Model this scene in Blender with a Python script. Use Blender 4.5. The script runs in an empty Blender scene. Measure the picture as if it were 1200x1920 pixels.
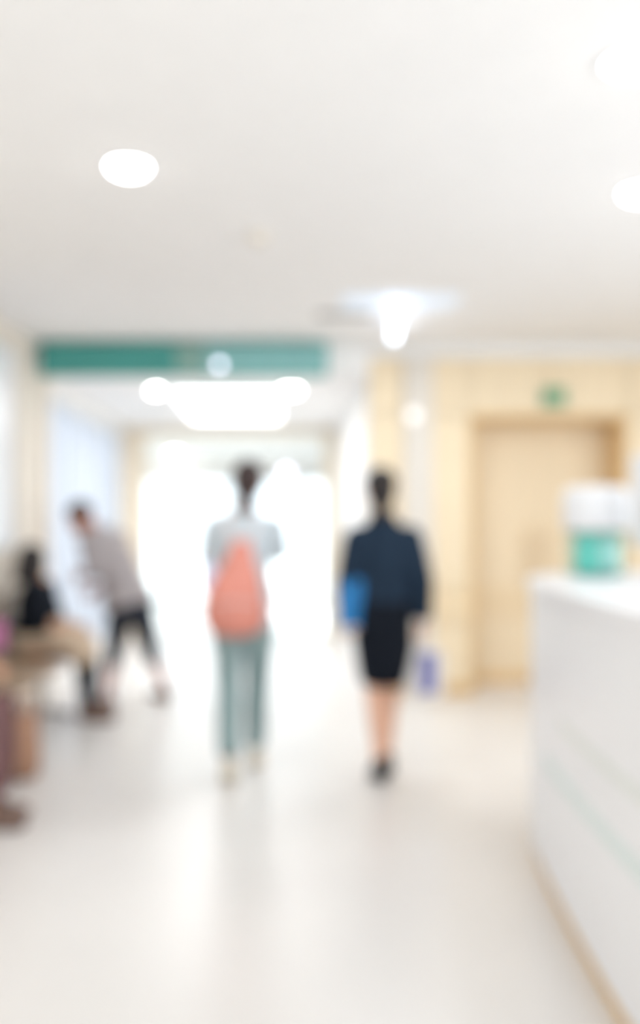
import bpy, bmesh, math, random
from mathutils import Vector as V, Matrix, Euler
random.seed(4)
SC = bpy.context.scene
COL = SC.collection

# ------------------------------------------------------------------ camera
PX, PY, F = 530.0, 985.0, 1800.0          # vanishing point and focal length in 1200x1920 pixels
cd = bpy.data.cameras.new('camera')
cam = bpy.data.objects.new('camera', cd); COL.objects.link(cam)
cam.location = (0, 0, 1.33); cam.rotation_euler = (math.pi / 2, 0, 0)
cd.sensor_fit = 'VERTICAL'; cd.sensor_height = 36.0; cd.sensor_width = 22.5
cd.lens = F / 1920 * 36.0
cd.shift_x = (600 - PX) / 1920; cd.shift_y = (PY - 960) / 1920
cd.clip_start = 0.05; cd.clip_end = 300
cd.dof.use_dof = True; cd.dof.focus_distance = 0.70; cd.dof.aperture_fstop = 1.62
SC.camera = cam

# ------------------------------------------------------------------ world, sun, exposure
w = bpy.data.worlds.new('overcast'); SC.world = w; w.use_nodes = True
bg = w.node_tree.nodes['Background']
bg.inputs['Color'].default_value = (0.87, 0.935, 1.0, 1); bg.inputs['Strength'].default_value = 1.32
sd = bpy.data.lights.new('sun', 'SUN'); sun = bpy.data.objects.new('sun', sd); COL.objects.link(sun)
sd.energy = 3.0; sd.angle = math.radians(3); sd.color = (.94, .97, 1.0)
sun.rotation_euler = (math.radians(-63), 0, math.radians(-6))     # low, shining down the corridor towards the camera
SC.view_settings.view_transform = 'Standard'; SC.view_settings.look = 'None'
SC.view_settings.gamma = 1.0; SC.view_settings.use_curve_mapping = False
SC.view_settings.exposure = 1.17

def area(name, loc, sx, sy, energy, color=(1, .98, .95), rot=(0, 0, 0)):
    d = bpy.data.lights.new(name, 'AREA'); d.shape = 'RECTANGLE'; d.size = sx; d.size_y = sy
    d.energy = energy; d.color = color
    o = bpy.data.objects.new(name, d); COL.objects.link(o); o.location = loc; o.rotation_euler = rot
    return o
area('hall_ceiling_light', (3.2, 5.4, 2.70), 1.6, 2.6, 6, (.88, .94, 1))  # unseen fill added out of frame to brighten the timber wall

# ------------------------------------------------------------------ materials
def lin(c):
    return tuple(((v / 255 / 12.92) if v / 255 <= .04045 else ((v / 255 + .055) / 1.055) ** 2.4) for v in c)

def mat(name, rgb, rough=.6, spec=.4, var=.06, scale=6.0, grain=None, metal=0.0, bump=0.0, coat=0.0):
    m = bpy.data.materials.new(name); m.use_nodes = True
    nt = m.node_tree; b = nt.nodes['Principled BSDF']
    c = lin(rgb)
    tc = nt.nodes.new('ShaderNodeTexCoord'); mp = nt.nodes.new('ShaderNodeMapping')
    nt.links.new(tc.outputs['Object'], mp.inputs['Vector'])
    if grain: mp.inputs['Scale'].default_value = grain
    nz = nt.nodes.new('ShaderNodeTexNoise'); nz.inputs['Scale'].default_value = scale; nz.inputs['Detail'].default_value = 5
    nt.links.new(mp.outputs[0], nz.inputs['Vector'])
    rp = nt.nodes.new('ShaderNodeValToRGB')
    rp.color_ramp.elements[0].position = .3; rp.color_ramp.elements[1].position = .7
    rp.color_ramp.elements[0].color = tuple(max(0, v * (1 - var)) for v in c) + (1,)
    rp.color_ramp.elements[1].color = tuple(min(.95, v * (1 + var)) for v in c) + (1,)
    nt.links.new(nz.outputs['Fac'], rp.inputs['Fac']); nt.links.new(rp.outputs['Color'], b.inputs['Base Color'])
    b.inputs['Roughness'].default_value = rough; b.inputs['Specular IOR Level'].default_value = spec
    b.inputs['Metallic'].default_value = metal; b.inputs['Coat Weight'].default_value = coat
    if bump:
        bp = nt.nodes.new('ShaderNodeBump'); bp.inputs['Strength'].default_value = bump; bp.inputs['Distance'].default_value = .01
        nt.links.new(nz.outputs['Fac'], bp.inputs['Height']); nt.links.new(bp.outputs[0], b.inputs['Normal'])
    return m

def glow(name, rgb, s):
    m = bpy.data.materials.new(name); m.use_nodes = True
    b = m.node_tree.nodes['Principled BSDF']
    b.inputs['Base Color'].default_value = lin(rgb) + (1,)
    b.inputs['Emission Color'].default_value = lin(rgb) + (1,); b.inputs['Emission Strength'].default_value = s
    return m

def glass(name, rgb, refl=.06, rough=0.0):
    m = bpy.data.materials.new(name); m.use_nodes = True
    nt = m.node_tree; nt.nodes.remove(nt.nodes['Principled BSDF'])
    t = nt.nodes.new('ShaderNodeBsdfTransparent'); t.inputs['Color'].default_value = lin(rgb) + (1,)
    g = nt.nodes.new('ShaderNodeBsdfGlossy'); g.inputs['Roughness'].default_value = rough
    mx = nt.nodes.new('ShaderNodeMixShader'); mx.inputs[0].default_value = refl
    nt.links.new(t.outputs[0], mx.inputs[1]); nt.links.new(g.outputs[0], mx.inputs[2])
    nt.links.new(mx.outputs[0], nt.nodes['Material Output'].inputs['Surface'])
    return m

def frosted(name, rgb):
    m = bpy.data.materials.new(name); m.use_nodes = True
    nt = m.node_tree; nt.nodes.remove(nt.nodes['Principled BSDF'])
    t = nt.nodes.new('ShaderNodeBsdfTranslucent'); t.inputs['Color'].default_value = lin(rgb) + (1,)
    d = nt.nodes.new('ShaderNodeBsdfDiffuse'); d.inputs['Color'].default_value = lin(rgb) + (1,)
    mx = nt.nodes.new('ShaderNodeMixShader'); mx.inputs[0].default_value = .45
    nt.links.new(t.outputs[0], mx.inputs[1]); nt.links.new(d.outputs[0], mx.inputs[2])
    nt.links.new(mx.outputs[0], nt.nodes['Material Output'].inputs['Surface'])
    return m

M = dict(
    ceiling=mat('ceiling_paint', (247, 245, 243), .9, .2, .01),
    wall=mat('white_paint', (243, 241, 238), .8, .3, .01),
    cream=mat('cream_paint', (241, 232, 219), .8, .3, .02),
    pilaster=mat('pilaster_paint', (226, 218, 207), .8, .3, .01),
    floor=mat('pale_vinyl', (233, 229, 225), .30, .4, .02, 1.2),
    pave=mat('outdoor_paving', (235, 235, 232), .9, .2, .05),
    wood=mat('light_wood', (240, 220, 187), .5, .4, .05, 3.0, (6, 6, .5)),
    woodp=mat('pale_wood', (244, 232, 212), .5, .4, .03, 3.0, (6, 6, .5)),
    woodd=mat('oak_frame', (228, 194, 142), .5, .4, .06, 3.0, (6, 6, .5)),
    woodr=mat('wood_rail', (236, 213, 176), .5, .4, .05, 3.0, (.5, 6, 6)),
    joint=mat('wood_carcass', (190, 155, 108), .8, .2, .05),
    white=mat('white_laminate', (243, 243, 245), .35, .5, .008),
    plastic=mat('white_plastic', (232, 232, 233), .4, .5, .01),
    steel=mat('brushed_steel', (190, 190, 192), .35, .5, .05, metal=1.0),
    alu=mat('pale_aluminium', (225, 228, 230), .4, .5, .03),
    grey=mat('grey_grille', (170, 168, 162), .6, .4, .03),
    teal_d=mat('teal_sign', (74, 154, 144), .5, .4, .05),
    teal_l=mat('pale_teal_sign', (134, 186, 182), .5, .4, .05),
    teal_m=mat('grey_teal_sign', (134, 170, 158), .5, .4, .05),
    green=mat('green_sign', (110, 164, 122), .5, .4, .04),
    stripe1=mat('teal_stripe', (224, 236, 234), .35, .5, .02),
    stripe2=mat('sage_stripe', (232, 235, 231), .35, .5, .02),
    skin=mat('skin', (206, 156, 128), .55, .4, .05, 12),
    skin_l=mat('fair_skin', (236, 188, 160), .55, .4, .05, 12),
    skin_d=mat('tan_skin', (186, 128, 104), .55, .4, .05, 12),
    lip=mat('lips', (170, 95, 88), .5, .4, .04),
    eye=mat('eye_white', (235, 232, 228), .2, .5, .01),
    iris=mat('iris', (45, 30, 24), .2, .5, .01),
    hair=mat('dark_hair', (30, 22, 22), .5, .4, .15, 30, bump=.3),
    hairb=mat('brown_hair', (54, 38, 36), .5, .4, .15, 30, bump=.3),
    tee=mat('pale_shirt', (200, 209, 214), .8, .2, .03, 8, bump=.2),
    teal_trouser=mat('grey_teal_cloth', (146, 168, 168), .85, .2, .05, 8, bump=.2),
    coral=mat('coral_nylon', (222, 146, 130), .6, .3, .06, 8, bump=.2),
    strap=mat('pale_strap', (214, 205, 204), .7, .3, .03),
    shoe_w=mat('off_white_shoe', (224, 216, 198), .6, .4, .03),
    sole=mat('shoe_sole', (200, 180, 140), .7, .3, .03),
    navy=mat('navy_cloth', (26, 44, 62), .8, .25, .08, 8, bump=.2),
    black=mat('black_cloth', (14, 20, 30), .85, .2, .1, 8, bump=.2),
    blackl=mat('black_leather', (36, 32, 34), .4, .5, .1),
    blue=mat('blue_folder', (30, 118, 180), .5, .4, .04),
    bluep=mat('blue_print', (122, 124, 184), .6, .3, .03),
    paper=mat('white_paper', (240, 236, 232), .7, .3, .02),
    lilac=mat('lilac_bottle', (214, 218, 244), .35, .5, .02),
    grey_tee=mat('grey_knit', (172, 164, 164), .85, .2, .05, 9, bump=.2),
    dark_trouser=mat('charcoal_cloth', (40, 44, 54), .85, .2, .08, 8, bump=.2),
    brown_shoe=mat('brown_leather', (132, 106, 94), .5, .4, .08),
    grey_shoe=mat('grey_canvas', (176, 174, 174), .7, .3, .05),
    tan=mat('tan_wool', (206, 184, 160), .9, .2, .07, 9, bump=.2),
    bag_b=mat('tan_leather', (180, 138, 112), .5, .4, .1, 6, bump=.1),
    purple=mat('plum_cloth', (124, 92, 92), .85, .2, .07, 8, bump=.2),
    magenta=mat('magenta_knit', (172, 108, 142), .85, .2, .07, 8, bump=.2),
    seat=mat('beige_seat_shell', (160, 136, 112), .5, .4, .03),
    liquid=mat('teal_gel', (80, 234, 222), .25, .5, .03),
    lab=mat('pale_teal_label', (172, 234, 228), .5, .4, .02),
    screen=mat('dark_screen', (30, 32, 38), .15, .5, .02),
    glass=glass('clear_glass', (246, 250, 250), .05),
    clear=glass('clear_plastic', (244, 249, 247), .08, .05),
    frost=frosted('frosted_glass', (214, 218, 224)),
    lamp=glow('downlight_glow', (255, 255, 255), 10),
    lamp_w=glow('corridor_lamp_glow', (255, 253, 248), 14),
    panel=glow('light_panel_glow', (250, 252, 255), 1.9),
    tube=glow('cool_tube_glow', (226, 238, 255), 2.6),
    tray=glow('cool_tray_glow', (224, 236, 250), .12),
    led=glow('small_led_glow', (236, 234, 255), 2.0),
    wlamp=glow('wall_lamp_glow', (255, 250, 245), .45),
)

# ------------------------------------------------------------------ mesh helpers
def link(name, bm, m, parent=None, smooth=True):
    bmesh.ops.recalc_face_normals(bm, faces=bm.faces)
    me = bpy.data.meshes.new(name); bm.to_mesh(me); bm.free()
    if smooth:
        for p in me.polygons: p.use_smooth = True
    o = bpy.data.objects.new(name, me); COL.objects.link(o)
    if m: me.materials.append(m)
    if parent: o.parent = parent
    return o

def tag(o, label, cat, group=None):
    o['label'] = label; o['category'] = cat
    if group: o['group'] = group
    return o

def thing(name, label, cat, loc=(0, 0, 0), rz=0, group=None):
    o = bpy.data.objects.new(name, None); COL.objects.link(o); o.empty_display_size = .1
    o.location = loc; o.rotation_euler = (0, 0, rz)
    return tag(o, label, cat, group)

def box(bm, lo, hi, bev=0.0, seg=2, rot=None):
    lo, hi = V(lo), V(hi); c = (lo + hi) / 2; s = hi - lo
    mtx = Matrix.Translation(c) @ (rot.to_matrix().to_4x4() if rot else Matrix()) @ Matrix.Diagonal((s.x, s.y, s.z, 1))
    r = bmesh.ops.create_cube(bm, size=1, matrix=mtx)
    if bev:
        es = list({e for v in r['verts'] for e in v.link_edges})
        bmesh.ops.bevel(bm, geom=es, offset=bev, segments=seg, profile=.5, affect='EDGES')

def bx(name, lo, hi, m, parent=None, bev=0.0, rot=None):
    bm = bmesh.new(); box(bm, lo, hi, bev, rot=rot)
    return link(name, bm, m, parent, smooth=False)

def struct(name, lo, hi, m, bev=0.0):
    o = bx(name, lo, hi, m, None, bev); o['kind'] = 'structure'; return o

def lathe(bm, prof, c=(0, 0, 0), n=32):
    rings = []
    for r, z in prof:
        if r < 1e-6: rings.append([bm.verts.new((c[0], c[1], c[2] + z))])
        else: rings.append([bm.verts.new((c[0] + r * math.cos(2 * math.pi * i / n), c[1] + r * math.sin(2 * math.pi * i / n), c[2] + z)) for i in range(n)])
    for a, b in zip(rings, rings[1:]):
        for i in range(n):
            j = (i + 1) % n
            if len(a) == 1 and len(b) == 1: continue
            if len(a) == 1: bm.faces.new((a[0], b[i], b[j]))
            elif len(b) == 1: bm.faces.new((a[i], a[j], b[0]))
            else: bm.faces.new((a[i], a[j], b[j], b[i]))

def loft(bm, rings, side=(1, 0, 0), n=18, cap='dome'):
    """rings: (centre, half width along side, half width along front); a closed tapered limb."""
    P = [V(r[0]) for r in rings]; A = [r[1] for r in rings]; B = [r[2] for r in rings]
    T = []
    for i in range(len(P)):
        t = P[min(i + 1, len(P) - 1)] - P[max(i - 1, 0)]
        T.append(t.normalized())
    L = []
    for i in range(len(P)):
        s = V(side) - T[i] * V(side).dot(T[i])
        if s.length < 1e-3:
            s = V((0, 1, 0)) - T[i] * T[i].y
        s.normalize(); L.append((P[i], s, T[i].cross(s).normalized(), A[i], B[i]))
    if cap == 'dome':
        def dome(k, sg):
            p, s, f, a, b = L[k]; r = min(a, b); out = []
            for th in (25, 50, 72):
                q = math.radians(th)
                out.append((p + T[k] * sg * r * math.sin(q), s, f, a * math.cos(q), b * math.cos(q)))
            return out
        L = list(reversed(dome(0, -1))) + L + dome(-1, 1)
    R = []
    for p, s, f, a, b in L:
        R.append([bm.verts.new(p + s * a * math.cos(2 * math.pi * i / n) + f * b * math.sin(2 * math.pi * i / n)) for i in range(n)])
    for a, b in zip(R, R[1:]):
        for i in range(n):
            j = (i + 1) % n; bm.faces.new((a[i], a[j], b[j], b[i]))
    bm.faces.new(R[0]); bm.faces.new(R[-1])

def ell(bm, c, r, rot=None, seg=20):
    mtx = Matrix.Translation(V(c)) @ (rot.to_4x4() if rot else Matrix()) @ Matrix.Diagonal((r[0], r[1], r[2], 1))
    bmesh.ops.create_uvsphere(bm, u_segments=seg, v_segments=seg * 2 // 3, radius=1, matrix=mtx)

def tube(bm, pts, r, n=10):
    loft(bm, [(p, r, r) for p in pts], side=(.31, .83, .17), n=n)

def fuse(o, voxel, it=4, disp=0.0):
    m = o.modifiers.new('fuse', 'REMESH'); m.mode = 'VOXEL'; m.voxel_size = voxel; m.use_smooth_shade = True
    if disp:
        t = bpy.data.textures.get('folds') or bpy.data.textures.new('folds', 'CLOUDS'); t.noise_scale = .12
        d = o.modifiers.new('folds', 'DISPLACE'); d.texture = t; d.strength = disp; d.mid_level = .5; d.texture_coords = 'LOCAL'
    s = o.modifiers.new('soft', 'SMOOTH'); s.iterations = it; s.factor = .5
    return o

# ------------------------------------------------------------------ the setting
CZ, KZ = 2.74, 2.50                        # hall ceiling, corridor ceiling
struct('floor', (-4.3, -3, -.10), (4.6, 16.1, 0), M['floor'])
struct('ceiling', (-2.1, -3, CZ), (4.6, 7.5, CZ + .12), M['ceiling'])
struct('ceiling', (-2.1, 7.5, KZ), (.67, 11.7, KZ + .12), M['ceiling'])
struct('ceiling', (-4.3, 11.7, KZ), (2.6, 16.1, KZ + .12), M['ceiling'])
struct('pavement', (-12, 16.1, -.16), (12, 40, -.06), M['pave'])
# left hall wall with a white board and a tan end pier
struct('wall_left', (-2.10, -3, 0), (-1.95, 7.5, CZ), M['cream'])
struct('trim_1', (-1.95, 6.93, 0), (-1.90, 7.5, CZ), M['cream'], .004)
struct('baseboard_left', (-1.95, -3, 0), (-1.935, 6.93, .09), M['woodr'], .003)
t = thing('notice_board', 'white notice board on the tan wall above the waiting bench', 'board', (-1.95, 6.1, 1.62))
bx('board', (.002, -.72, -.42), (.022, .72, .92), M['white'], t, .003)
for lo, hi in (((.002, -.75, -.45), (.03, -.72, .95)), ((.002, .72, -.45), (.03, .75, .95)),
               ((.002, -.72, .92), (.03, .72, .95)), ((.002, -.72, -.45), (.03, .72, -.42))):
    bx('frame', lo, hi, M['alu'], t, .003)
# header above the corridor mouth, corridor walls
struct('wall_header', (-1.95, 7.40, KZ), (.67, 7.5, CZ), M['wall'])
struct('wall_corridor_left', (-1.99, 7.5, 0), (-1.85, 7.66, KZ), M['cream'])
struct('wall_corridor_left', (-1.99, 11.1, 0), (-1.85, 11.7, KZ), M['cream'])
struct('wall_corridor_left', (-1.99, 7.66, 0), (-1.85, 11.1, .16), M['wall'])
struct('wall_corridor_left', (-1.99, 7.66, 2.38), (-1.85, 11.1, KZ), M['wall'])
struct('wall_corridor_right', (.67, 7.6, 0), (.80, 11.7, KZ), M['wall'])
wn = bpy.data.objects.new('window_1', None); COL.objects.link(wn); wn.location = (-1.92, 7.66, .16); wn['kind'] = 'structure'
for k in range(4):
    y0 = k * .86
    bx('pane', (-.006, y0 + .03, .03), (.006, y0 + .83, 2.19), M['frost'], wn)
    bx('mullion', (-.03, y0 - .03, 0), (.03, y0 + .03, 2.22), M['alu'], wn, .004)
bx('mullion', (-.03, 3.41, 0), (.03, 3.44, 2.22), M['alu'], wn, .004)
bx('sill', (-.06, 0, -.02), (.09, 3.44, .03), M['white'], wn, .006)
bx('head_rail', (-.03, 0, 2.19), (.03, 3.44, 2.22), M['alu'], wn)
# tan portal where the corridor meets the lobby
po = bpy.data.objects.new('trim_2', None); COL.objects.link(po); po.location = (0, 11.7, 0); po['kind'] = 'structure'
bx('post', (-1.85, -.14, 0), (-1.66, 0, 2.40), M['woodp'], po, .005)
bx('post', (.50, -.14, 0), (.67, 0, 2.40), M['woodp'], po, .005)
bx('head_board', (-1.85, -.14, 2.40), (.67, 0, 2.50), M['woodp'], po, .005)
# lobby beyond with the glazed entrance
struct('wall_lobby_left', (-4.3, 11.7, 0), (-4.15, 16.1, KZ), M['wall'])
struct('wall_lobby_right', (2.45, 11.7, 0), (2.6, 16.1, KZ), M['wall'])
struct('wall_lobby_near', (-4.3, 11.60, 0), (-1.99, 11.7, KZ), M['wall'])
struct('wall_lobby_near', (.80, 11.60, 0), (2.6, 11.7, KZ), M['wall'])
struct('wall_entrance', (-4.15, 16.0, 2.12), (2.45, 16.1, KZ), M['wall'])
struct('wall_entrance', (-4.15, 16.0, 0), (-3.2, 16.1, 2.12), M['wall'])
struct('wall_entrance', (1.5, 16.0, 0), (2.45, 16.1, 2.12), M['wall'])
for k in range(4):
    x0 = -3.2 + k * 1.175
    d = bpy.data.objects.new('door_%d' % (k + 1), None); COL.objects.link(d); d.location = (x0, 16.03, 0); d['kind'] = 'structure'
    bx('stile', (0, 0, 0), (.045, .045, 2.12), M['alu'], d, .004)
    bx('stile', (1.13, 0, 0), (1.175, .045, 2.12), M['alu'], d, .004)
    bx('rail', (.045, 0, 0), (1.13, .045, .07), M['alu'], d, .004)
    bx('rail', (.045, 0, 2.06), (1.13, .045, 2.12), M['alu'], d, .004)
    bx('pane', (.045, .018, .07), (1.13, .028, 2.06), M['glass'], d)
    bm = bmesh.new(); hx = 1.06 if k % 2 == 0 else .115
    tube(bm, [(hx, -.05, .85), (hx, -.05, 1.35)], .014); tube(bm, [(hx, 0, .92), (hx, -.05, .92)], .009); tube(bm, [(hx, 0, 1.28), (hx, -.05, 1.28)], .009)
    link('handle', bm, M['steel'], d)

# timber clad wall with the double door
WY = 7.5
wb = struct('wall_back', (.67, 7.56, 0), (1.46, 7.70, CZ), M['wall'])
struct('wall_back', (2.69, 7.56, 0), (4.6, 7.70, CZ), M['wall'])
struct('wall_back', (1.46, 7.56, 2.20), (2.69, 7.70, CZ), M['wall'])
struct('trim_3', (.67, WY - .005, 2.645), (4.6, 7.56, CZ), M['wall'], .004)      # white band over the timber
struct('trim_4', (.945, WY - .03, 0), (1.175, 7.56, 2.645), M['pilaster'], .006)      # pale pilaster
def panel(x0, x1, z0, z1, par=wb):
    bx('panel', (x0 + .004, WY, z0 + .004), (x1 - .004, 7.56, z1 - .004), M['wood'], par, .004)
for x0, x1 in ((.67, .945), (1.175, 1.46), (2.69, 3.2), (3.2, 3.9), (3.9, 4.6)):
    panel(x0, x1, .09, .57); panel(x0, x1, .83, 2.20)
    bx('bumper_rail', (x0, WY - .02, .57), (x1, 7.56, .83), M['woodr'], wb, .006)
    bx('skirting', (x0, WY - .012, 0), (x1, 7.56, .09), M['woodd'], wb, .004)
for x0, x1 in ((.67, .945), (1.175, 1.46), (1.46, 2.075), (2.075, 2.69), (2.69, 3.2), (3.2, 3.9), (3.9, 4.6)):
    panel(x0, x1, 2.20, 2.645)
dd = bpy.data.objects.new('door_5', None); COL.objects.link(dd); dd.location = (0, 7.88, 0); dd['kind'] = 'structure'
bx('jamb', (1.46, -.38, 0), (1.50, .06, 2.20), M['woodd'], dd, .003)
bx('jamb', (2.65, -.38, 0), (2.69, .06, 2.20), M['woodd'], dd, .003)
bx('head', (1.50, -.38, 2.16), (2.65, .06, 2.20), M['woodd'], dd, .003)
for x0, x1, hx in ((1.50, 2.073, 2.0), (2.077, 2.65, 2.15)):
    lf = bx('leaf', (x0, 0, .01), (x1, .05, 2.16), M['wood'], dd, .003)
    bx('kick_band', (x0 + .02, -.012, .57), (x1 - .02, 0, .83), M['woodr'], lf, .003)
    bx('kick_band', (x0 + .02, -.012, .02), (x1 - .02, 0, .12), M['woodd'], lf, .003)
    bm = bmesh.new(); tube(bm, [(hx, -.06, .9), (hx, -.06, 1.3)], .013); tube(bm, [(hx, 0, .95), (hx, -.06, .95)], .009); tube(bm, [(hx, 0, 1.25), (hx, -.06, 1.25)], .009)
    link('handle', bm, M['woodr'], lf)
struct('wall_right', (4.5, 4.4, 0), (4.6, 7.56, CZ), M['cream'])

# ------------------------------------------------------------------ signs and lamps
t = thing('hanging_sign', 'long teal direction sign board over the corridor mouth', 'sign', (-.755, 7.33, 2.47))
for x0, x1, m in ((-1.085, -.06, 'teal_d'), (-.055, .16, 'teal_m'), (.165, 1.085, 'teal_l')):
    bx('sign_panel', (x0, -.035, .012), (x1, 0, .243), M[m], t, .004)
bx('frame', (-1.095, -.025, 0), (1.095, .06, .255), M['teal_d'], t, .004)
t = thing('exit_sign', 'small green box sign above the double wooden door', 'sign', (2.112, 7.5, 2.255))
bx('face', (-.085, -.05, .015), (.085, -.04, .135), M['green'], t, .003)
bx('housing', (-.093, -.042, .006), (.093, 0, .144), M['teal_m'], t, .006)

def downlight(name, label, x, y, z, r, m, group, rim=1.25, power=2.6):
    t = thing(name, label, 'light', (x, y, z), 0, group)
    bm = bmesh.new(); lathe(bm, [(r, -.004), (r * rim, -.010), (r * rim + .004, -.006), (r * rim + .004, 0), (r, 0), (r, -.004)])
    link('rim', bm, M['plastic'], t)
    bm = bmesh.new(); lathe(bm, [(0, -.034), (r * .45, -.031), (r * .8, -.020), (r, -.003), (r, -.001), (0, -.001)])
    link('lens', bm, M[m], t)
    if power:
        d = bpy.data.lights.new('downlight_beam', 'AREA'); d.shape = 'DISK'; d.size = r * 1.8; d.energy = power; d.color = (.90, .95, 1)
        o = bpy.data.objects.new('downlight_beam', d); COL.objects.link(o); o.parent = t; o.location = (0, 0, -.040)
    return t
G = 'recessed downlights in the hall ceiling'
downlight('downlight', 'round recessed ceiling downlight glowing alone on the left of the hall ceiling', -.605, 3.77, CZ, .075, 'lamp', G, power=5.0)
downlight('downlight', 'round ceiling downlight nearest the top right corner of the picture', 1.06, 2.92, CZ, .075, 'lamp', G, power=1.2)
downlight('downlight', 'round ceiling downlight cut by the right edge of the picture', 1.515, 4.06, CZ, .075, 'lamp', G, power=1.2)
G = 'downlights in the corridor ceiling'
downlight('downlight', 'corridor ceiling downlight on the left just under the teal sign', -1.09, 8.26, KZ, .05, 'lamp_w', G, power=.4)
downlight('downlight', 'large corridor ceiling downlight on the right under the end of the teal sign', .07, 8.26, KZ, .075, 'lamp_w', G, power=.4)
downlight('downlight', 'far lobby ceiling downlight low on the left above the bright glass', -1.75, 15.6, KZ, .09, 'lamp_w', G, power=.4)
t = thing('light_panel', 'wide glowing ceiling panel in the corridor ceiling', 'light', (-.50, 9.4, KZ))
bx('diffuser', (-.46, -1.1, -.012), (.46, 1.1, -.002), M['panel'], t, .003)
for lo, hi in (((-.49, -1.13, -.016), (-.46, 1.13, 0)), ((.46, -1.13, -.016), (.49, 1.13, 0)), ((-.46, -1.13, -.016), (.46, -1.1, 0)), ((-.46, 1.1, -.016), (.46, 1.13, 0))):
    bx('frame', lo, hi, M['plastic'], t, .002)
d = bpy.data.lights.new('light_panel_beam', 'AREA'); d.shape = 'RECTANGLE'; d.size = .9; d.size_y = 2.1; d.energy = 10; d.color = (1, .99, .97)
o = bpy.data.objects.new('light_panel_beam', d); COL.objects.link(o); o.parent = t; o.location = (0, 0, -.018)
t = thing('wall_lamp', 'small round lamp above the glass entrance doors', 'light', (.06, 16.0, 2.2))
bm = bmesh.new(); lathe(bm, [(.075, 0), (.075, .02), (.06, .05), (0, .06)])
o = link('shade', bm, M['led'], t); o.rotation_euler = (math.pi / 2, 0, 0)
bm = bmesh.new(); lathe(bm, [(0, 0), (.09, 0), (.09, .015), (0, .016)]); o = link('backplate', bm, M['plastic'], t); o.rotation_euler = (math.pi / 2, 0, 0)
t = thing('wall_lamp', 'small white round lamp on the pale pilaster beside the timber wall', 'light', (1.012, 7.47, 2.184))  # glowing disc stands in for a small reflected glint on the pilaster
bm = bmesh.new(); lathe(bm, [(.042, 0), (.042, .02), (.032, .04), (0, .048)]); o = link('shade', bm, M['wlamp'], t); o.rotation_euler = (math.pi / 2, 0, 0)
bm = bmesh.new(); lathe(bm, [(0, 0), (.055, 0), (.055, .012), (0, .013)]); o = link('backplate', bm, M['plastic'], t); o.rotation_euler = (math.pi / 2, 0, 0)
t = thing('spot_lamp', 'tiny round spot lamp fixed to the front of the teal sign', 'light', (-.48, 7.299, 2.545))  # added glowing dot plays the glint on the sign's lower edge
bm = bmesh.new(); lathe(bm, [(0, 0), (.03, 0), (.034, .03), (.026, .032), (0, .03)]); o = link('body', bm, M['plastic'], t); o.rotation_euler = (math.pi / 2, 0, 0)
bm = bmesh.new(); lathe(bm, [(.026, .0325), (.02, .038), (0, .040)]); o = link('lens', bm, M['led'], t); o.rotation_euler = (math.pi / 2, 0, 0)
# T-shaped cool ceiling luminaire
t = thing('linear_light', 'cool white T-shaped ceiling light in front of the timber wall', 'light', (.735, 6.1, CZ))
bx('crossbar', (-.36, -.22, -.014), (.36, .08, -.002), M['tray'], t, .004)
bm = bmesh.new(); tube(bm, [(-.024, -.22, -.075), (.055, .72, -.075)], .022, 14); link('tube', bm, M['tube'], t)
d = bpy.data.lights.new('linear_light_beam', 'AREA'); d.shape = 'RECTANGLE'; d.size = .66; d.size_y = .28; d.energy = 9; d.color = (.88, .94, 1)
o = bpy.data.objects.new('linear_light_beam', d); COL.objects.link(o); o.parent = t; o.location = (0, -.07, -.11)
bx('tube_tray', (-.04, .08, -.02), (.10, .78, 0), M['plastic'], t, .004)
for y in (-.2, .70): bx('end_clip', (-.04 + .084 * (y + .2), y - .012, -.075), (.0 + .084 * (y + .2), y + .012, -.012), M['plastic'], t, .003)
t = thing('ceiling_vent', 'narrow grey slot vent in the ceiling left of the T-shaped light', 'vent', (.42, 6.42, CZ))  # added grey slats stand in for the dark edge of a ceiling step
for k in range(3): bx('slat', (-.17, -.05 + k * .04, -.012), (.17, -.03 + k * .04, -.004), M['grey'], t)
bx('frame', (-.19, -.07, -.006), (.19, .07, 0), M['grey'], t, .002)
t = thing('smoke_detector', 'small beige smoke detector alone in the middle of the hall ceiling', 'detector', (-.115, 4.66, CZ))
bm = bmesh.new(); lathe(bm, [(0, -.045), (.03, -.044), (.036, -.03), (.05, -.025), (.055, 0), (0, 0)]); link('body', bm, M['cream'], t)
bm = bmesh.new(); lathe(bm, [(0, -.049), (.008, -.048), (.01, -.044), (0, -.043)], n=12); link('indicator', bm, M['grey'], t)

# ------------------------------------------------------------------ reception counter
def offset_poly(pts, d):
    out = []
    for i, p in enumerate(pts):
        a = V(pts[max(i - 1, 0)]); b = V(pts[min(i + 1, len(pts) - 1)])
        tt = (b - a).normalized(); out.append((p[0] + tt.y * d, p[1] - tt.x * d))
    return out
def smooth_path(ctrl, n=8):
    P = [V(c) for c in ctrl]; out = []
    for i in range(len(P) - 1):
        p0 = P[max(i - 1, 0)]; p1 = P[i]; p2 = P[i + 1]; p3 = P[min(i + 2, len(P) - 1)]
        for k in range(n):
            u = k / n
            q = .5 * ((2 * p1) + (p2 - p0) * u + (2 * p0 - 5 * p1 + 4 * p2 - p3) * u * u + (3 * p1 - p0 - 3 * p2 + p3) * u ** 3)
            out.append((q.x, q.y))
    out.append((P[-1].x, P[-1].y)); return out
FRONT = smooth_path([(.88, .9), (.865, 1.6), (.872, 2.3), (.892, 2.75), (.925, 3.2), (.965, 3.62), (1.02, 3.95), (1.14, 4.24), (1.36, 4.43), (1.7, 4.5), (2.5, 4.5)])
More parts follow.
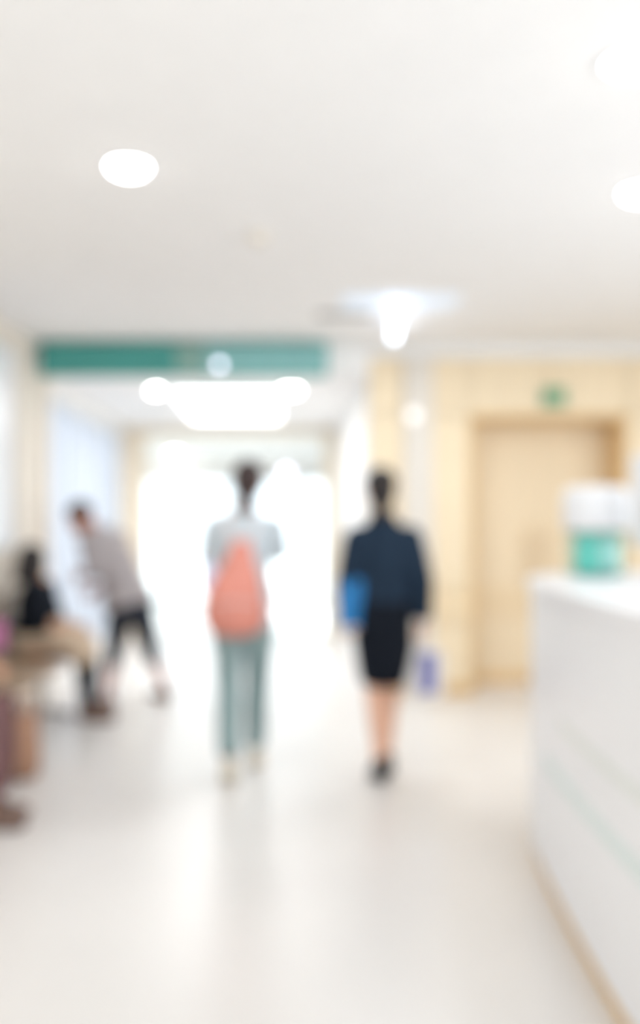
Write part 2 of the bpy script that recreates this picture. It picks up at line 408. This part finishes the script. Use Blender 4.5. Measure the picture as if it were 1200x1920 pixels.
def ribbon(name, path, d0, d1, z0, z1, m, parent, bev=0.0):
    a = offset_poly(path, d0); b = offset_poly(path, d1); bm = bmesh.new()
    q = [[bm.verts.new((x, y, z)) for (x, y), z in ((a[i], z0), (a[i], z1), (b[i], z1), (b[i], z0))] for i in range(len(path))]
    for u, v in zip(q, q[1:]):
        for k in range(4): bm.faces.new((u[k], u[(k + 1) % 4], v[(k + 1) % 4], v[k]))
    bm.faces.new(q[0]); bm.faces.new(q[-1])
    if bev:
        es = [e for e in bm.edges if abs(e.verts[0].co.z - e.verts[1].co.z) < 1e-5 and any(abs(e.verts[0].co.z - z) < 1e-5 for z in (z0, z1)) and len(e.link_faces) == 2 and e.calc_face_angle(0) > .8]
        bmesh.ops.bevel(bm, geom=es, offset=bev, segments=3, profile=.5, affect='EDGES')
    return link(name, bm, m, parent, smooth=False)
ct = thing('reception_counter', 'white curved reception counter with faint teal stripes and a wooden plinth', 'counter')
ribbon('front_panel', FRONT, 0, .10, .075, 1.075, M['white'], ct)
bm = bmesh.new()
q = [bm.verts.new((x, y, 1.075)) for x, y in offset_poly(FRONT, -.012) + [(2.5, 3.92), (1.72, 3.92), (1.62, 3.86), (1.6, 3.7), (1.6, .9)]]
f = bm.faces.new(q); ex = bmesh.ops.extrude_face_region(bm, geom=[f])
for v in ex['geom']:
    if isinstance(v, bmesh.types.BMVert): v.co.z = 1.115
bmesh.ops.bevel(bm, geom=[e for e in bm.edges if abs(e.verts[0].co.z - e.verts[1].co.z) < 1e-5], offset=.010, segments=2, profile=.5, affect='EDGES')
link('countertop', bm, M['white'], ct, smooth=False)
ribbon('plinth', FRONT, .02, .09, 0, .075, M['woodd'], ct)
ribbon('desk_shelf', FRONT, .10, .75, .72, .75, M['white'], ct)
mid = [p for p in FRONT if 2.1 < p[1] < 3.85 and p[0] < 1.05]
ribbon('stripe', [p for p in mid if p[1] < 3.5], -.004, .002, .46, .51, M['stripe1'], ct)['label'] = 'pale teal lower stripe on the counter front'
ribbon('stripe', [p for p in mid if p[1] < 3.25], -.004, .002, .65, .69, M['stripe2'], ct)['label'] = 'faint sage upper stripe on the counter front'

# clear canister of teal gel on the counter
t = thing('gel_canister', 'clear canister of teal gel with a wide white lid on the counter', 'canister', (1.325, 4.06, 1.115))
bm = bmesh.new(); lathe(bm, [(0, .195), (.128, .195), (.136, .205), (.138, .33), (.13, .36), (.105, .378), (0, .384)], n=40); link('lid', bm, M['plastic'], t)
bm = bmesh.new(); lathe(bm, [(0, .0), (.122, 0), (.126, .008), (.126, .195), (.121, .195), (.121, .008), (0, .006)], n=40); link('clear_shell', bm, M['clear'], t)
bm = bmesh.new(); lathe(bm, [(0, .009), (.086, .009), (.09, .014), (.09, .185), (0, .186)], n=40); link('gel', bm, M['liquid'], t)
bm = bmesh.new(); R = .0925; seg = 14
q = []
for i in range(seg + 1):
    a = math.radians(-100 + 115 * i / seg)
    q.append([bm.verts.new((rr * math.cos(a), rr * math.sin(a), z)) for rr, z in ((R, .02), (R + .0015, .02), (R + .0015, .175), (R, .175))])
for u, v in zip(q, q[1:]):
    for k in range(4): bm.faces.new((u[k], u[(k + 1) % 4], v[(k + 1) % 4], v[k]))
bm.faces.new(q[0]); bm.faces.new(q[-1]); link('label_wrap', bm, M['lab'], t)

# white monitor turned away, at the frame's right edge
t = thing('monitor', 'white desktop monitor standing on the counter, seen from behind', 'monitor', (1.475, 3.66, 1.115), math.radians(98))
bm = bmesh.new(); box(bm, (-.27, -.022, .13), (.27, .022, .50), .018, 3); link('housing', bm, M['plastic'], t, smooth=False)
bx('screen', (-.255, -.0245, .15), (.255, -.0222, .485), M['screen'], t)
bm = bmesh.new(); loft(bm, [((0, .05, .02), .05, .02), ((0, .055, .15), .035, .018), ((0, .045, .30), .035, .018)], n=16); link('neck', bm, M['plastic'], t)
bm = bmesh.new(); lathe(bm, [(0, 0), (.125, 0), (.13, .006), (.125, .014), (.06, .022), (0, .024)], c=(0, .04, 0), n=36); link('base', bm, M['plastic'], t)

# ------------------------------------------------------------------ waiting bench
bt = thing('waiting_bench', 'row of tan shell seats on a steel beam along the left wall', 'bench', (-1.66, 5.45, 0))
for k in range(5):
    y = -1.15 + k * .575
    bm = bmesh.new()
    loft(bm, [((-.20, y, .445), .235, .018), ((0, y, .425), .245, .016), ((.19, y, .43), .24, .016), ((.235, y, .42), .225, .014)], side=(0, 1, 0), n=20)
    link('seat', bm, M['seat'], bt)
    bm = bmesh.new()
    loft(bm, [((-.205, y, .47), .225, .016), ((-.225, y, .62), .235, .016), ((-.245, y, .80), .215, .015), ((-.25, y, .85), .18, .014)], side=(0, 1, 0), n=20)
    link('backrest', bm, M['seat'], bt)
    bm = bmesh.new(); tube(bm, [(-.02, y, .36), (-.02, y, .415)], .022); tube(bm, [(-.20, y, .38), (-.225, y, .50)], .014); tube(bm, [(-.20, y, .38), (0, y, .385)], .014)
    link('bracket', bm, M['steel'], bt)
bx('beam', (-.05, -1.42, .315), (.01, 1.42, .365), M['steel'], bt, .006)
for y in (-1.0, .1, 1.25):
    bm = bmesh.new(); tube(bm, [(-.02, y, .32), (-.02, y, .05)], .026); tube(bm, [(-.22, y, .03), (.16, y, .03)], .02)
    l = link('leg', bm, M['steel'], bt)
    for x in (-.22, .16):
        bm = bmesh.new(); lathe(bm, [(0, 0), (.028, 0), (.028, .012), (0, .02)], c=(x, y, 0), n=14); link('foot_pad', bm, M['blackl'], l)

# ------------------------------------------------------------------ people
def frame(d, up):
    d = V(d).normalized(); r = d.cross(V(up)).normalized(); u = r.cross(d)
    return r, d, u                       # right, forward, up

def hand(bm, wr, d, n, thumb, curl=28, s=1.0):
    """five-fingered hand: wr wrist, d pointing direction, n palm normal, thumb side vector"""
    wr = V(wr); d = V(d).normalized(); n = (V(n) - d * V(n).dot(d)).normalized(); sd_ = d.cross(n)
    if sd_.dot(V(thumb)) < 0: sd_ = -sd_
    loft(bm, [(wr - d * .015 * s, .024 * s, .02 * s), (wr + d * .02 * s, .030 * s, .016 * s), (wr + d * .06 * s, .040 * s, .015 * s), (wr + d * .088 * s, .039 * s, .012 * s)], side=sd_, n=14)
    for off, ln in ((.030, .066), (.010, .076), (-.011, .071), (-.030, .056)):
        p = wr + d * .082 * s + sd_ * off * s; a = 0; pts = [(p, .0098 * s, .0098 * s)]
        for k, fr in enumerate((.45, .32, .23)):
            a += math.radians(curl * (.7 + .35 * k))
            p = p + (d * math.cos(a) + n * math.sin(a)) * ln * fr * s
            pts.append((p, (.0092 - .0008 * k) * s, (.0092 - .0008 * k) * s))
        loft(bm, pts, side=sd_, n=10)
    p = wr + d * .025 * s + sd_ * .026 * s; a = math.radians(48)
    pts = [(p, .0125 * s, .0125 * s)]
    for ln, da in ((.036, -12), (.028, -18), (.022, -10)):
        p = p + (d * math.cos(a) + sd_ * math.sin(a) + n * .35).normalized() * ln * s; a += math.radians(da)
        pts.append((p, .0105 * s, .0105 * s))
    loft(bm, pts, side=n, n=10)

def person(name, label, loc, rz, J, c):
    t = thing(name, label, 'person', loc, rz)
    g = lambda k: V(J[k])
    r, d, u = frame(J.get('look', (0, 1, 0)), J.get('up', (0, 0, 1)))
    R = Matrix((r, d, u)).transposed()
    H = g('head'); hp = lambda x, y, z: H + R @ V((x, y, z))
    sr = V(J.get('side', (1, 0, 0))); tz = c.get('girth', 1.0)
    # ---- body, one continuous surface
    bm = bmesh.new()
    ax = (g('chest') - g('pelvis')).normalized()
    loft(bm, [(g('pelvis') - ax * .05, .145 * tz, .095 * tz), (g('pelvis') + ax * .04, .15 * tz, .10 * tz), (g('waist'), .125 * tz, .088 * tz),
              (g('chest'), .148 * tz, .102 * tz), (g('chest').lerp(g('neck'), .55), .142 * tz, .09 * tz), (g('neck'), .07, .062)], side=sr, n=24)
    loft(bm, [(g('neck') - (H - g('neck')) * .15, .058, .06), (g('neck').lerp(H, .4), .050, .053), (hp(0, -.02, -.04), .052, .056)], side=sr)
    ell(bm, hp(0, -.008, .025), (.074, .094, .090), R); ell(bm, hp(0, .028, -.045), (.056, .062, .062), R)
    ell(bm, hp(0, .058, -.085), (.030, .028, .024), R)
    loft(bm, [(hp(0, .085, .022), .009, .009), (hp(0, .104, -.012), .013, .012), (hp(0, .100, -.022), .016, .010)], side=r, n=10)
    for s_ in (-1, 1):
        ell(bm, hp(s_ * .077, -.008, -.004), (.009, .021, .032), R, 12)
        ell(bm, hp(s_ * .032, .076, .032), (.026, .014, .010), R, 10)
    ell(bm, hp(0, .088, -.052), (.024, .010, .010), R, 10)
    for s_, L in ((-1, 'l'), (1, 'r')):
        sh, el, wr = g('sh_' + L), g('el_' + L), g('wr_' + L)
        loft(bm, [(sh, .052, .05), (sh.lerp(el, .4), .046, .045), (el, .037, .036), (el.lerp(wr, .25), .038, .036), (wr, .025, .022)], side=sr)
        loft(bm, [(g('chest').lerp(g('neck'), .5), .07, .07), (sh, .055, .05)], side=(0, 1, 0))
        hd = V(J.get('hd_' + L, wr - el)); hn = V(J.get('hn_' + L, (-s_, 0, 0)))
        hand(bm, wr, hd, hn, J.get('ht_' + L, (0, 1, 0)), c.get('curl_' + L, 28), c.get('hand', .95))
        hip, kn, an, toe = g('hip_' + L), g('kn_' + L), g('an_' + L), g('toe_' + L)
        loft(bm, [(hip, .082 * tz, .085 * tz), (hip.lerp(kn, .45), .068 * tz, .07 * tz), (kn, .050, .052), (kn.lerp(an, .3), .048, .054), (kn.lerp(an, .7), .036, .038), (an, .030, .034)], side=sr)
        fd = (toe - an); fd.z = 0; fd.normalize(); fs = fd.cross(V((0, 0, 1)))
        heel = an - fd * .035; heel.z = max(.035, an.z - .055)
        loft(bm, [(an, .030, .032), (an.lerp(heel, .7), .030, .03)], side=fs)
        loft(bm, [(heel, .030, .028), (heel.lerp(toe, .45), .036, .030), (heel.lerp(toe, .8), .042, .022), (toe, .034, .016)], side=fs)
    fuse(link('body', bm, M[c['skin']], t), .0068, 5)
    # ---- face and hair
    for s_ in (-1, 1):
        bm = bmesh.new(); ell(bm, hp(s_ * .031, .079, .014), (.012, .0085, .0062), R, 12); e = link('eye', bm, M['eye'], t)
        bm = bmesh.new(); ell(bm, hp(s_ * .031, .0862, .014), (.0052, .003, .0052), R, 10); link('iris', bm, M['iris'], e)
        bm = bmesh.new(); loft(bm, [(hp(s_ * .014, .090, .036), .003, .004), (hp(s_ * .032, .092, .042), .003, .005), (hp(s_ * .052, .080, .036), .002, .003)], side=(0, 0, 1), n=8); link('eyebrow', bm, M[c['hair']], t)
    bm = bmesh.new(); loft(bm, [(hp(-.022, .090, -.053), .003, .003), (hp(0, .100, -.052), .006, .007), (hp(.022, .090, -.053), .003, .003)], side=(0, 0, 1), n=10); link('mouth', bm, M['lip'], t)
    bm = bmesh.new(); ell(bm, hp(0, -.022, .042), (.086, .098, .088), R)
    if c.get('style') != 'crop': ell(bm, hp(0, -.050, -.012), (.078, .066, .075), R)
    ell(bm, hp(0, .042, .092), (.058, .040, .028), R)
    if c.get('style') == 'bun':
        ell(bm, hp(0, -.125, .03), (.040, .034, .040), R)
    if c.get('style') == 'bob':
        for s_ in (-1, 1): loft(bm, [(hp(s_ * .074, -.015, .04), .024, .05), (hp(s_ * .080, -.02, -.05), .022, .052), (hp(s_ * .072, -.02, -.12), .018, .045)], side=r)
        loft(bm, [(hp(0, -.06, 0), .08, .055), (hp(0, -.075, -.13), .075, .035)], side=r)
    if c.get('style') == 'nape':
        loft(bm, [(hp(0, -.055, -.02), .062, .045), (hp(0, -.066, -.10), .048, .028), (hp(0, -.072, -.145), .044, .022)], side=r)
    fuse(link('hair', bm, M[c['hair']], t), .0075, 3)
    # ---- top
    e = c.get('ease', .016); bm = bmesh.new()
    hem = c['hem'] if 'hem' in c else g('pelvis') + ax * .02
    hem = V(hem)
    loft(bm, [(hem, (.152 + c.get('flare', 0)) * tz + e, (.102 + c.get('flare_f', 0)) * tz + e), (hem.lerp(g('waist'), .6), (.140 + c.get('flare', 0) * .7) * tz + e, (.096 + c.get('flare_f', 0) * .8) * tz + e), (g('waist'), .132 * tz + e, .090 * tz + e),
              (g('chest'), .150 * tz + e, .104 * tz + e), (g('chest').lerp(g('neck'), .5), .146 * tz + e, .092 * tz + e), (g('chest').lerp(g('neck'), .85), .095 + e, .075 + e), (g('neck'), .062 + e, .060 + e)], side=sr, n=26, cap='flat')
    for s_, L in ((-1, 'l'), (1, 'r')):
        sh, el, wr = g('sh_' + L), g('el_' + L), g('wr_' + L); k = c.get('sleeve', 1.0); ss = c.get('sl_e', e)
        loft(bm, [(g('chest').lerp(g('neck'), .5), .075 + e, .075 + e), (sh, .056 + e, .052 + e)], side=(0, 1, 0))
        if k > .5: loft(bm, [(sh, .054 + ss, .052 + ss), (sh.lerp(el, .5), .048 + ss, .047 + ss), (el, .040 + ss, .040 + ss), (el.lerp(wr, (k - .5) * 2), .030 + ss, .030 + ss)], side=sr, cap='flat')
        else: loft(bm, [(sh, .054 + ss, .052 + ss), (sh.lerp(el, k * 2), .050 + ss, .048 + ss)], side=sr, cap='flat')
    fuse(link(c.get('topname', 'shirt'), bm, M[c['top']], t), .009, 5, .010)
    if c.get('collar'):
        bm = bmesh.new(); loft(bm, [(g('neck') - ax * .01, .080, .078), (g('neck') + ax * .035, .068, .068)], side=sr, cap='flat'); link('collar', bm, M[c['top']], t)
    # ---- legs
    if 'trousers' in c:
        bm = bmesh.new(); le = c.get('leg_e', .018); kk = c.get('leg_len', .92)
        loft(bm, [(g('pelvis') + ax * .07, .140 * tz + .012, .095 * tz + .012), (g('pelvis'), .152 * tz + .014, .104 * tz + .014), (g('pelvis') - ax * .06, .145 * tz + .012, .10 * tz + .012)], side=sr, n=24, cap='dome')
        for L in 'lr':
            hip, kn, an = g('hip_' + L), g('kn_' + L), g('an_' + L)
            loft(bm, [(hip, .084 * tz + le * .6, .086 * tz + le * .6), (hip.lerp(kn, .45), .072 * tz + le * .7, .074 * tz + le * .7), (kn, .052 + le, .055 + le), (kn.lerp(an, kk * .5), .050 + le, .054 + le), (kn.lerp(an, kk), .042 + le, .044 + le)], side=sr, cap='flat')
        fuse(link('trousers', bm, M[c['trousers']], t), .009, 5, .010)
    if 'skirt' in c:
        bm = bmesh.new(); loft(bm, [(V(p), a, b) for p, a, b in c['skirt_rings']], side=sr, n=30, cap='flat')
        fuse(link('skirt', bm, M[c['skirt']], t), .010, 4, .008)
    if 'stockings' in c:
        bm = bmesh.new()
        for L in 'lr':
            kn, an = g('kn_' + L), g('an_' + L)
            loft(bm, [(kn, .060, .062), (kn.lerp(an, .3), .062, .068), (kn.lerp(an, .7), .052, .056), (an, .044, .048)], side=sr, cap='flat')
        fuse(link('stockings', bm, M[c['stockings']], t), .008, 3)
    # ---- shoes
    for L in 'lr':
        an, toe = g('an_' + L), g('toe_' + L); fd = (toe - an); fd.z = 0; fd.normalize(); fs = fd.cross(V((0, 0, 1)))
        z0 = toe.z - .018; hz = max(z0, an.z - .085)
        heel = V((an - fd * .042).to_tuple()); heel.z = hz + .040
        tp = V((toe + fd * .012).to_tuple()); tp.z = z0 + .022
        bm = bmesh.new()
        loft(bm, [(heel, .036, .036), (heel.lerp(tp, .45), .042, .036), (heel.lerp(tp, .8), .048, .027), (tp, .038, .019)], side=fs)
        loft(bm, [(an + V((0, 0, c.get('shoe_h', .0))), .040, .044), (an.lerp(heel, .6), .040, .042)], side=fs, cap='flat')
        s = fuse(link('shoe', bm, M[c['shoe']], t), .008, 3)
        bm = bmesh.new(); dz = V((0, 0, 1))
        loft(bm, [(heel - dz * .034, .036, .006), (heel.lerp(tp, .45) - dz * .030, .040, .006), (heel.lerp(tp, .8) - dz * .024, .046, .006), (tp - dz * .017, .036, .005)], side=fs, n=16)
        link('sole', bm, M[c.get('sole', 'sole')], s)
    return t

# walker on the left of the aisle, seen from behind
man = person('person', 'person in a pale shirt and grey-teal trousers walking away with a coral backpack', (-.21, 5.12, 0), 0, dict(
    pelvis=(0, 0, .87), waist=(0, .005, 1.02), chest=(.005, .01, 1.20), neck=(.012, .015, 1.395), head=(.026, .035, 1.555), look=(.05, 1, -.04),
    sh_l=(-.150, .01, 1.325), el_l=(-.188, .07, 1.11), wr_l=(-.09, .27, 1.13), hn_l=(1, 0, 0), ht_l=(0, 0, 1),
    sh_r=(.160, .015, 1.325), el_r=(.190, .14, 1.15), wr_r=(.08, .30, 1.22), hn_r=(-1, 0, 0), ht_r=(0, 0, 1),
    hip_l=(-.085, 0, .82), kn_l=(-.075, -.02, .46), an_l=(-.066, -.17, .105), toe_l=(-.068, -.03, .02),
    hip_r=(.085, 0, .82), kn_r=(.068, .15, .45), an_r=(.058, .20, .085), toe_r=(.064, .36, .02)),
    dict(skin='skin_d', hair='hairb', style='nape', top='tee', topname='shirt', sleeve=.46, ease=.012, sl_e=.014, hem=(0, 0, .80), flare=.016, flare_f=.03, trousers='teal_trouser', leg_e=.016,
         shoe='shoe_w', sole='sole', curl_l=40, curl_r=50, girth=.94))
bp = thing('backpack', 'coral backpack worn on the back of the person in the pale shirt', 'backpack', (-.235, 4.985, .78))
bm = bmesh.new()
loft(bm, [((-.01, -.02, .02), .145, .05), ((-.012, -.035, .08), .168, .075), ((-.012, -.035, .18), .158, .078), ((.004, -.02, .28), .12, .068), ((.014, -.005, .37), .080, .055), ((.022, .005, .44), .054, .04)], n=24)
fuse(link('bag_body', bm, M['coral'], bp), .008, 4, .008)
bm = bmesh.new(); loft(bm, [((0, -.10, .04), .10, .02), ((0, -.112, .11), .115, .028), ((0, -.105, .19), .09, .02)], n=18); link('front_pocket', bm, M['coral'], bp)
bm = bmesh.new(); tube(bm, [(-.10, -.131, .155), (0, -.137, .165), (.10, -.131, .155)], .004); link('zipper', bm, M['strap'], bp)
for s_ in (-1, 1):
    bm = bmesh.new(); loft(bm, [((.02 + s_ * .035, .03, .45), .017, .006), ((.02 + s_ * .075, .075, .57), .017, .006), ((.02 + s_ * .085, .135, .615), .017, .006), ((.02 + s_ * .09, .21, .585), .017, .006), ((.02 + s_ * .10, .265, .47), .017, .006), ((.02 + s_ * .125, .25, .30), .016, .006), ((.02 + s_ * .165, .14, .17), .014, .006), ((.02 + s_ * .14, .02, .10), .014, .006)], n=10)
    link('shoulder_strap', bm, M['strap'], bp)
t = thing('water_bottle', 'pale lilac bottle tucked at the left side of the coral backpack', 'bottle', (-.385, 4.975, .99))
bm = bmesh.new(); lathe(bm, [(0, 0), (.032, 0), (.036, .006), (.036, .125), (.022, .15), (0, .151)], n=24); link('bottle_body', bm, M['lilac'], t)
bm = bmesh.new(); lathe(bm, [(0, .150), (.023, .150), (.023, .178), (.018, .182), (0, .182)], n=20); link('cap', bm, M['plastic'], t)

# woman in the dark suit, seen from behind
wom = person('person', 'woman in a navy jacket, black skirt and black shoes walking away', (.53, 5.07, 0), 0, dict(
    pelvis=(.005, 0, .85), waist=(.005, .005, .99), chest=(.005, .01, 1.15), neck=(.0, .015, 1.355), head=(-.012, .03, 1.515), look=(-.02, 1, 0),
    sh_l=(-.138, .01, 1.265), el_l=(-.195, -.01, 1.03), wr_l=(-.192, .05, .83), hn_l=(1, 0, 0),
    sh_r=(.146, .01, 1.265), el_r=(.208, -.015, 1.03), wr_r=(.215, .04, .815), hn_r=(-1, 0, 0),
    hip_l=(-.075, 0, .80), kn_l=(-.045, .0, .47), an_l=(-.026, -.08, .10), toe_l=(-.030, .05, .02),
    hip_r=(.075, 0, .80), kn_r=(.045, .09, .47), an_r=(.030, .10, .09), toe_r=(.036, .24, .02)),
    dict(skin='skin_l', hair='hair', style='nape', top='navy', topname='jacket', sleeve=.95, ease=.014, sl_e=.018, hem=(.005, 0, .80), flare=-.005, collar=True, girth=.95, hand=.88,
         skirt='black', skirt_rings=[((.005, 0, .93), .142, .108), ((.005, 0, .83), .155, .122), ((.005, .015, .70), .157, .134), ((.003, .03, .58), .138, .132), ((0, .035, .49), .118, .124)],
         shoe='blackl', sole='blackl', curl_l=55, curl_r=62))
t = thing('document_folder', 'blue document folder held under the left arm of the woman', 'folder', (.355, 5.02, .80), math.radians(8))
bx('cover', (-.062, -.012, 0), (.062, -.009, .25), M['blue'], t, .001); bx('cover', (-.062, .006, 0), (.062, .009, .25), M['blue'], t, .001)
bx('pages', (-.058, -.009, .004), (.058, .006, .246), M['paper'], t); bx('spine', (-.065, -.012, 0), (-.062, .009, .25), M['blue'], t)
def carrier(name, label, loc, rz, wd, dp, h, hh, mname, patch=None):
    t = thing(name, label, 'bag', loc, rz); bm = bmesh.new(); q = []
    for z, a, b in ((0, .92, .9), (.02, 1, 1), (h * .5, 1.02, 1.05), (h * .9, .98, .75), (h, .95, .55)):
        q.append([bm.verts.new((sx * wd / 2 * a, sy * dp / 2 * b, z)) for sx, sy in ((-1, -1), (1, -1), (1, 1), (-1, 1))])
    for u, v in zip(q, q[1:]):
        for k in range(4): bm.faces.new((u[k], u[(k + 1) % 4], v[(k + 1) % 4], v[k]))
    bm.faces.new(q[0]); bm.faces.new(q[-1])
    link('bag_body', bm, M[mname], t, smooth=False)
    for s_ in (-1, 1):
        bm = bmesh.new(); y = s_ * dp * .25
        tube(bm, [(-wd * .25, y, h - .03), (-wd * .23, y, h + .02), (-wd * .08, y * .3, h + hh), (wd * .08, y * .3, h + hh), (wd * .23, y, h + .02), (wd * .25, y, h - .03)], .004, 8)
        link('handle', bm, M[mname], t)
    if patch: bx('printed_patch', (patch[0], -dp * .56, patch[1]), (patch[2], -dp * .5, patch[3]), M['bluep'], t, .001)
    return t
carrier('carrier_bag', 'white paper carrier bag with a blue patch hanging from the right hand of the woman', (.756, 5.13, .42), 0, .20, .09, .245, .07, 'paper', (-.03, .02, .055, .235))

# bending person beside the bench
bent = person('person', 'person in a grey top and dark cropped trousers bending forward towards the bench', (-1.15, 7.05, 0), math.radians(60), dict(
    pelvis=(.03, -.02, .79), waist=(.02, .05, .93), chest=(.01, .14, 1.08), neck=(0, .29, 1.28), head=(-.02, .42, 1.385), look=(-.1, .85, -.55), up=(0, .4, .9),
    sh_l=(-.165, .21, 1.21), el_l=(-.215, .13, .97), wr_l=(-.185, .25, .98), hd_l=(0, .6, -.5), hn_l=(1, 0, 0), ht_l=(0, 0, 1),
    sh_r=(.165, .21, 1.21), el_r=(.20, .24, .97), wr_r=(.12, .36, .85), hn_r=(-1, 0, 0), ht_r=(0, 0, 1),
    hip_l=(-.06, -.01, .74), kn_l=(-.085, .04, .42), an_l=(-.15, .06, .085), toe_l=(-.19, .24, .02),
    hip_r=(.13, -.02, .74), kn_r=(.21, -.05, .41), an_r=(.35, -.09, .09), toe_r=(.39, .06, .02)),
    dict(skin='skin_d', hair='hair', style='crop', top='grey_tee', topname='jumper', sleeve=.8, ease=.034, sl_e=.022, hem=(.03, -.02, .73), flare=.016, flare_f=.03, trousers='dark_trouser', leg_len=.36, leg_e=.012,
         shoe='brown_shoe', sole='sole', curl_l=60, girth=1.1))

# seated person on the bench
sea = person('person', 'seated person with dark hair, black top and long tan skirt on the bench', (-1.72, 6.6, 0), -math.pi / 2, dict(
    pelvis=(0, .0, .545), waist=(0, .01, .66), chest=(0, .03, .79), neck=(0, .05, .95), head=(0, .0, 1.075), look=(-.95, .32, -.25),
    sh_l=(-.15, .05, .88), el_l=(-.2, .11, .66), wr_l=(-.10, .27, .64), hn_l=(0, 0, -1), ht_l=(1, 0, 0),
    sh_r=(.15, .05, .88), el_r=(.2, .11, .66), wr_r=(.10, .27, .64), hn_r=(0, 0, -1), ht_r=(-1, 0, 0),
    hip_l=(-.085, .04, .53), kn_l=(-.09, .37, .50), an_l=(-.085, .38, .09), toe_l=(-.09, .53, .02),
    hip_r=(.085, .04, .53), kn_r=(.09, .36, .50), an_r=(.085, .40, .09), toe_r=(.09, .56, .02)),
    dict(skin='skin', hair='hair', style='bob', top='black', topname='jacket', sleeve=.62, hem=(0, 0, .60), flare=.02, flare_f=.03, stockings='black',
         shoe='brown_shoe', sole='blackl', girth=1.06, ease=.03, sl_e=.024, hand=.88))
bx_ = bmesh.new()   # long tan skirt falling over the seat edge
loft(bx_, [((0, -.085, .56), .185, .14), ((0, .08, .565), .192, .135), ((0, .25, .548), .205, .125), ((0, .345, .50), .198, .11), ((0, .365, .45), .19, .085), ((0, .362, .38), .185, .07)], n=26, cap='flat')
fuse(link('skirt', bx_, M['tan'], sea), .010, 4, .012)

# second seated person, mostly beyond the left edge of the picture
sea2 = person('person', 'seated person in plum clothes, cut by the left picture edge', (-1.70, 4.3, 0), -math.pi / 2, dict(
    pelvis=(0, .0, .545), waist=(0, .0, .68), chest=(0, .0, .85), neck=(0, .02, 1.04), head=(0, .03, 1.19), look=(0, 1, -.1),
    sh_l=(-.165, .02, .97), el_l=(-.2, .12, .74), wr_l=(-.10, .33, .70), hn_l=(0, 0, -1), ht_l=(1, 0, 0),
    sh_r=(.165, .02, .97), el_r=(.2, .12, .80), wr_r=(.17, .34, .86), hn_r=(-1, 0, 0), ht_r=(0, 0, 1),
    hip_l=(-.09, .04, .53), kn_l=(-.10, .41, .50), an_l=(-.09, .38, .09), toe_l=(-.09, .52, .02),
    hip_r=(.09, .04, .53), kn_r=(.10, .42, .50), an_r=(.09, .40, .09), toe_r=(.09, .55, .02)),
    dict(skin='skin', hair='hairb', style='nape', top='purple', topname='cardigan', sleeve=.97, trousers='purple', leg_e=.026, shoe='brown_shoe', sole='blackl'))

t = thing('pouch', 'magenta pouch held up at the left picture edge by the seated person in plum', 'pouch', (-1.235, 4.075, .80), math.radians(4))
bm = bmesh.new(); box(bm, (-.06, -.014, 0), (.06, .014, .13), .012, 3); link('pouch_body', bm, M['magenta'], t, smooth=False)
bx('flap', (-.056, -.018, .06), (.056, -.014, .126), M['magenta'], t, .002)
bm = bmesh.new(); lathe(bm, [(.006, 0), (.006, .004), (0, .005)], n=12); o = link('snap', bm, M['steel'], t); o.location = (0, -.018, .075); o.rotation_euler = (math.pi / 2, 0, 0)

# brown tote standing on the floor by the bench
t = thing('tote_bag', 'brown leather tote bag standing on the floor in front of the bench', 'bag', (-1.345, 5.05, 0), math.radians(80))
bm = bmesh.new(); loft(bm, [((0, 0, .012), .10, .055), ((0, 0, .10), .112, .062), ((0, 0, .25), .108, .045), ((0, 0, .34), .102, .026)], n=24, cap='flat'); link('bag_body', bm, M['bag_b'], t)
for s_ in (-1, 1):
    bm = bmesh.new(); y = s_ * .035
    tube(bm, [(-.06, y, .29), (-.055, y * .8, .35), (-.03, y * .6, .42), (.03, y * .6, .42), (.055, y * .8, .35), (.06, y, .29)], .007, 8); link('handle', bm, M['bag_b'], t)
